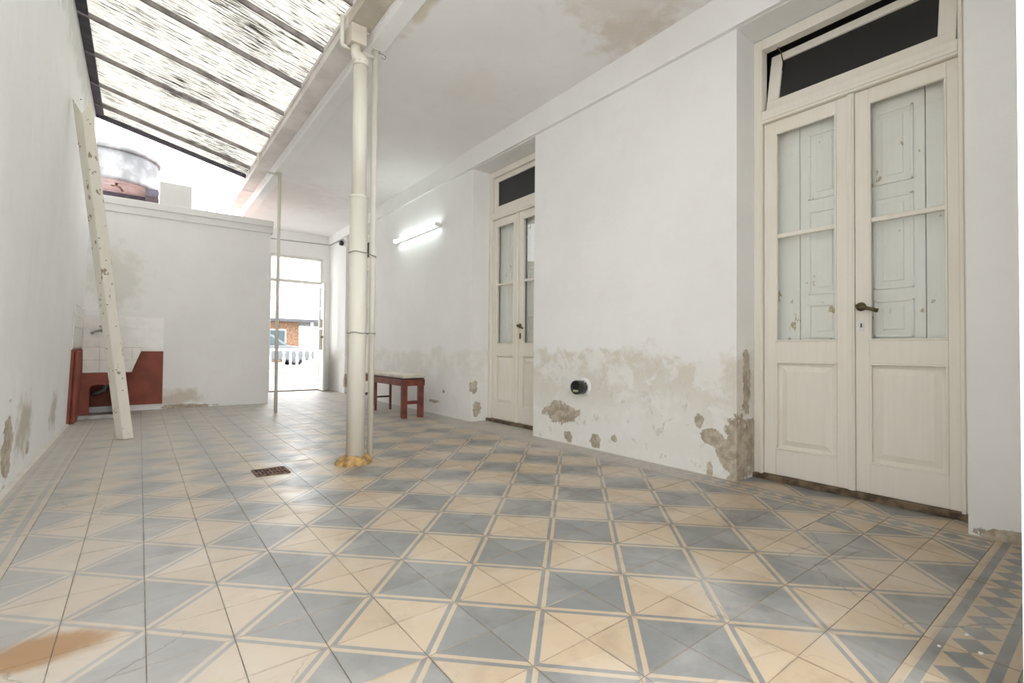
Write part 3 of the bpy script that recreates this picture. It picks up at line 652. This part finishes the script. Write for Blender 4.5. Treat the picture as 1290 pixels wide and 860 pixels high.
for z0, z1 in ((.53, .67), (.674, .815)):
    cur = bt['x0']
    while cur < front_x(z1)-.03:
        nx = cur+.147; a0, a1 = min(nx, front_x(z0)), min(nx, front_x(z1)); fy = lambda z: bt['y0']+(bb['y0']-bt['y0'])*(.82-z)/(.295)
        mb = MB(); mb.prism([(cur, fy(z0), z0), (a0-.003, fy(z0), z0), (a1-.003, fy(z1), z1), (cur, fy(z1), z1)], (0, -.006, 0)); mb.build('tile', M['wtile'], bs); cur = nx
mb = MB(); mb.tube([(-1.14, 6.65, .53), (-1.14, 6.65, .36), (-1.16, 6.66, .30), (-1.22, 6.70, .27), (-1.26, 6.75, .26)], .022, 12); mb.build('waste_pipe', M['cable'], e)
mb = MB(); mb.lathe([(.03, .43), (.034, .43), (.034, .47), (.03, .47)], (-1.14, 6.65, 0), 14); mb.build('pipe_collar', M['cable'], e)
# red dado on both walls beside the trough
mb = MB(); mb.prism([(XL(0)-.004, 5.90, 0), (XL(0)+.022, 5.90, 0), (XL(.79)+.022, 5.90, .79), (XL(.79)-.004, 5.90, .79)], (0, 1.10, 0)); mb.build('dado', M['sink_red'], e, bevel=.004)
mb = MB(); mb.prism([(XL(0)+.02, 5.935, 0), (XL(0)+.062, 5.935, 0), (XL(.79)+.062, 5.935, .78), (XL(.79)+.02, 5.935, .78)], (0, 1.06, 0)); mb.build('dado', M['sink_red'], e, bevel=.02)
mb = MB(); mb.box(-1.38, -.575, YP-.022, YP+.002, .075, .77); mb.build('dado', M['sink_red'], e, bevel=.004)
# splash tiles on the two walls
sp = empty('splashback', (-1.0, 6.97, .8), 'cream wall tiles above the laundry trough', 'tiles', kind='structure')
for r in range(3):
    z0 = .772+r*.146; n = 6 if r < 3 else 3
    for k in range(n):
        x0 = -1.38+k*.1365; x1 = min(x0+.134, -.572)
        if x1-x0 < .03 or (r == 2 and k > 5): continue
        mb = MB(); mb.box(x0, x1, YP-.008, YP+.004, z0, z0+.1435); mb.build('tile', M['wtile'], sp)
for r in range(4):
    z0 = .795+r*.122
    for k in range(8):
        y0 = 5.93+k*.1335; mb = MB(); z1 = z0+.1195
        mb.prism([(XL(z0)-.004, y0, z0), (XL(z0)+.008, y0, z0), (XL(z1)+.008, y0, z1), (XL(z1)-.004, y0, z1)], (0, .131, 0)); mb.build('tile', M['wtile'], sp)
e = empty('water_tap', (-1.19, 6.99, 1.03), 'old metal water tap above the laundry trough', 'tap')
mb = MB(); mb.tube([(-1.20, 6.995, 1.03), (-1.20, 6.93, 1.03), (-1.23, 6.86, 1.025), (-1.27, 6.80, 1.01), (-1.29, 6.78, .985)], [.014, .014, .015, .013, .015], 12); mb.build('spout', M['chrome'], e)
mb = MB(); mb.tube([(-1.20, 6.93, 1.03), (-1.20, 6.93, 1.075)], .011, 10); mb.tube([(-1.23, 6.93, 1.078), (-1.17, 6.93, 1.092)], .009, 8); mb.build('tap_handle', M['chrome'], e)
mb = MB(); mb.lathe([(.026, 0), (.024, -.008), (.014, -.012)], (-1.20, 6.993, 1.03), 14, axis='y'); mb.build('rosette', M['chrome'], e)
# ------------------------------------------------------------------ timber prop leaning on the left wall
e = empty('timber_prop', (-.90, 4.57, 0), 'whitewashed notched timber prop leaning against the left wall', 'timber')
B = Vector((-.915, 4.565, 0)); Tt = Vector((XL(2.8)+.085, 4.42, 2.86)); ax = (Tt-B).normalized(); Ln = (Tt-B).length
view = (B-CAM); view.z = 0; view.normalize()
side = Vector((view.y, -view.x, 0)); side = (side-ax*side.dot(ax)).normalized(); outn = side.cross(ax).normalized()
if outn.dot(view) > 0: outn = -outn
def plank(s0, s1, d0, d1, thick, cut, nm):
    """s: sideways extent, d: how far each edge stands toward the viewer, cut: top heights at both edges"""
    P = lambda s, d, h: B + side*s + outn*d + ax*h
    bz = lambda s: 0.0
    mb = MB(); lo = [P(s0, d0, bz(s0)), P(s1, d1, bz(s1)), P(s1, d1-thick, bz(s1)), P(s0, d0-thick, bz(s0))]
    dz = min(v.z for v in lo); lo = [v-ax*((v.z-.001)/ax.z) for v in lo]
    hi = [P(s0, d0, cut[0]), P(s1, d1, cut[1]), P(s1, d1-thick, cut[1]), P(s0, d0-thick, cut[0])]
    mb.hexa(lo+hi); return mb.build(nm, M['prop_paint'], e, bevel=.005)
plank(-.062, -.014, -.034, .020, .05, (Ln+.05, Ln-.08), 'plank')
plank(-.014, .060, .020, .004, .05, (Ln-.08, Ln+.04), 'plank')
for k in range(15):
    mb = MB(); h = .25+k*.19; s = (-.040, .03, .0)[k % 3]+random.uniform(-.01, .01); d = .024 if s > -.02 else 0.0
    c = B+side*s+outn*(d-.0035)+ax*h; mb.lathe([(.0005, -.004), (.0055, -.002), (.0055, .002), (.0005, .004)], c, 8); mb.build('nail_head', M['rust'], e)

# ------------------------------------------------------------------ water tank on its stand behind the partition
e = empty('water_tank', (-1.22, 8.5, 3.2), 'round grey fibre-cement water tank with conical lid above the partition', 'tank')
c = (-1.22, 8.5, 0)
mb = MB(); mb.lathe([(.56, 3.215), (.585, 3.22), (.597, 3.245), (.597, 3.265), (.580, 3.275), (.578, 3.66)], c, 44); mb.build('body', M['asbestos'], e)
mb = MB(); mb.lathe([(.58, 3.655), (.608, 3.657), (.612, 3.70), (.58, 3.712), (.30, 3.90), (.14, 3.96), (.13, 4.02), (.02, 4.025)], c, 44); mb.build('lid', M['asbestos'], e)
mb = MB(); mb.lathe([(.56, 3.212), (.562, 3.216), (.3, 3.217)], c, 40); mb.build('underside', M['tank_under'], e)
mb = MB(); mb.tube([(-1.14, 8.12, 3.21), (-1.14, 8.10, 3.17), (-1.10, 8.09, 3.15), (-1.06, 8.08, 3.10)], .018, 8); mb.tube([(-1.20, 8.11, 3.17), (-1.09, 8.11, 3.16)], .012, 8); mb.build('outlet_pipe', M['rust'], e)
e = empty('tank_stand', (-1.2, 8.6, 2.5), 'dark beams on piers carrying the water tank', 'stand')
mb = MB(); mb.box(-1.80, -.62, 8.66, 8.82, 3.07, 3.212); mb.build('beam', M['ledger'], e)
mb = MB(); mb.box(-.80, -.64, 8.10, 8.66, 3.10, 3.212); mb.build('beam', M['ledger'], e)
for x in (-1.72, -.80):
    mb = MB(); mb.box(x, x+.14, 8.67, 8.81, 2.50, 3.07); mb.build('pier', M['concrete'], e)

# ------------------------------------------------------------------ small fixtures
e = empty('floor_drain', (-.12, 2.57, 0), 'rusty square drain grate set in the tiled floor', 'drain')
gx0, gx1, gy0, gy1 = -.222, -.018, 2.470, 2.668
mb = MB(); w_ = .018
mb.box(gx0, gx1, gy0, gy0+w_, -.002, .007); mb.box(gx0, gx1, gy1-w_, gy1, -.002, .007); mb.box(gx0, gx0+w_, gy0+w_, gy1-w_, -.002, .007); mb.box(gx1-w_, gx1, gy0+w_, gy1-w_, -.002, .007)
mb.build('rim', M['rust'], e, bevel=.002)
mb = MB(); mb.box(gx0+.01, gx1-.01, gy0+.01, gy1-.01, .0005, .002); mb.build('void', M['dark'], e)  # flat dark sheet painted as the shade below the bars
for r in range(2):
    for k in range(7):
        x = gx0+.034+k*.0228; mb = MB(); y0 = gy0+.024+r*.082; mb.box(x-.0055, x+.0055, y0, y0+.070, .001, .006); mb.build('bar', M['rust'], e)
mb = MB(); mb.box(gx0+w_, gx1-w_, (gy0+gy1)/2-.006, (gy0+gy1)/2+.006, .001, .0065); mb.build('bar', M['rust'], e)
e = empty('wall_fitting', (2.2, 8.14, 2.81), 'small dark round wall fitting fed by a cable near the exit', 'fitting')
mb = MB(); mb.lathe([(.055, 0), (.055, -.02), (.045, -.03)], (2.2, 8.14, 2.81), 18, axis='x'); mb.build('base', M['white_plastic'], e)
mb = MB(); mb.lathe([(.040, -.028), (.048, -.04), (.048, -.085), (.036, -.095)], (2.2, 8.14, 2.81), 18, axis='x'); mb.build('housing', M['black_plastic'], e)
mb = MB(); mb.tube([(2.19, 8.14, 2.86), (2.188, 8.20, 2.895), (2.19, 8.97, 2.92), (2.17, 8.992, 2.92), (1.29, 8.992, 2.90), (.74, 8.992, 2.895)], .007, 8)
tag(mb.build('cable', M['cable']), 'thin grey cable run across the end wall above the exit', 'cable')
k = 0
for (x, y, s, lab) in ((.301, 3.576, .028, 'small flat white paper scrap on the floor farther behind the drain'), (.307, 3.153, .030, 'small flat white paper scrap on the floor left of the downpipe'),
                  (1.107, -.658, .007, 'tiny white paint fleck on a grey rhombus of the near border'), (.97, -.622, .006, 'tiny white paint fleck on the dark line of the near border'), (1.02, -.70, .0085, 'larger white paint fleck at the edge of the near border')):
    mb = MB(); pts = [(x+s*(1.3 if a % 2 else 1)*math.cos(a*1.05), y+s*.7*math.sin(a*1.05), .0008) for a in range(6)]; mb.prism(pts, (0, 0, .0014))
    tag(mb.build('paper_scrap' if s > .02 else 'paint_fleck', M['white_plastic']), lab, 'scrap' if s > .02 else 'fleck', 'white paper scraps on the floor' if s > .02 else 'white paint flecks on the near border')

# ------------------------------------------------------------------ street beyond the exit
m = MB(); m.box(-12, 22, 9.25, 20.6, -.10, -.01); tag(m.build('forecourt', M['pavement']), 'pale pavement outside the exit doorway', 'pavement', kind='structure')
m = MB(); m.box(-12, 22, 20.6, 21.9, -.10, .0); tag(m.build('lawn', M['lawn']), 'strip of green lawn at the foot of the white balustrade', 'lawn', kind='structure')
m = MB(); m.box(-14, 26, 21.9, 40, -.10, -.02); tag(m.build('street', M['concrete']), 'grey street behind the white balustrade', 'street', kind='structure')
e = empty('balustrade', (4.8, 21.4, 0), 'white balustrade across the lawn outside the exit', 'balustrade')
mb = MB(); mb.box(1.5, 8.5, 21.32, 21.48, .72, .82); mb.build('top_rail', M['baluster'], e)
mb = MB(); mb.box(1.5, 8.5, 21.32, 21.48, .0, .10); mb.build('plinth', M['baluster'], e)
bm_ = MB(); bm_.lathe([(.055, .10), (.055, .14), (.035, .17), (.06, .28), (.055, .40), (.032, .54), (.05, .64), (.055, .68), (.055, .72)], (0, 0, 0), 10); bme = bm_.mesh('baluster', M['baluster'])
for k in range(26):
    o = bpy.data.objects.new('baluster', bme); COL.objects.link(o); o.parent = e; o.matrix_parent_inverse = e.matrix_basis.inverted(); o.location = (1.65+k*.27, 21.4, 0)
# parked car, side on, bonnet to the right
e = empty('parked_car', (4.1, 24.6, 0), 'silver car parked behind the white balustrade', 'car')
y0, y1 = 23.8, 25.5
body = [(1.75, .28), (1.72, .62), (1.82, .90), (2.25, .98), (4.75, .98), (5.75, .86), (6.0, .72), (6.02, .34), (5.85, .26)]
mb = MB(); mb.prism([(x, y0, z) for x, z in body], (0, y1-y0, 0)); mb.build('body', M['car_paint'], e, bevel=.06, seg=3)
cabl = [(2.0, .96), (2.35, 1.42), (2.75, 1.52), (3.85, 1.52), (4.15, 1.45), (4.85, .97)]
mb = MB(); mb.prism([(x, y0+.14, z) for x, z in cabl], (0, y1-y0-.28, 0)); mb.build('cabin', M['car_paint'], e, bevel=.05, seg=3)
for pts in ([(2.20, 1.0), (2.50, 1.36), (2.82, 1.43), (3.22, 1.43), (3.22, 1.0)], [(3.30, 1.0), (3.30, 1.43), (3.82, 1.43), (4.08, 1.38), (4.62, 1.0)]):
    mb = MB(); mb.prism([(x, y0+.128, z) for x, z in pts], (0, .02, 0)); mb.build('side_window', M['car_glass'], e)
mb = MB(); mb.prism([(4.20, y0+.26, 1.43), (4.82, y0+.24, 1.01), (4.82, y1-.24, 1.01), (4.20, y1-.26, 1.43)], (.012, 0, .016)); mb.build('windscreen', M['car_glass'], e)
for x in (2.55, 5.15):
    for y in (y0+.02, y1-.20):
        mb = MB(); mb.lathe([(.20, 0), (.31, .0), (.33, .04), (.33, .14), (.31, .18), (.20, .18)], (x, y, .33-.02), 24, axis='y'); wh = mb.build('wheel', M['tyre'], e)
        mb = MB(); mb.lathe([(.02, -.012), (.18, -.008), (.205, .01), (.205, .17), (.02, .19)], (x, y, .31), 20, axis='y'); mb.build('hub_cap', M['car_paint'], wh)
# house over the road
e = empty('street_house', (5, 32, 0), 'low house with brown cladding and dark eave across the street', 'house')
mb = MB(); mb.box(-4, 7.05, 31, 36, -.05, 2.45); mb.build('wall', M['brown_cladding'], e)
mb = MB(); mb.box(-4.4, 9.8, 30.2, 36.4, 2.45, 2.62); mb.build('eave', M['roof_far'], e)
mb = MB(); mb.prism([(-4.4, 30.2, 2.62), (-4.4, 36.4, 2.62), (-4.4, 33.4, 3.3)], (13.2, 0, 0)); mb.build('roof', M['pavement'], e)
for x in (5.2, 2.2):
    mb = MB(); mb.box(x, x+1.1, 30.97, 31.02, .9, 2.0); fw = mb.build('window', M['baluster'], e)
    mb = MB(); mb.box(x+.08, x+1.02, 30.955, 30.972, .98, 1.92); mb.build('window_pane', M['car_glass'], fw)
for x in (7.6, 9.5): mb = MB(); mb.box(x, x+.14, 30.4, 30.54, -.05, 2.45); mb.build('porch_post', M['baluster'], e)
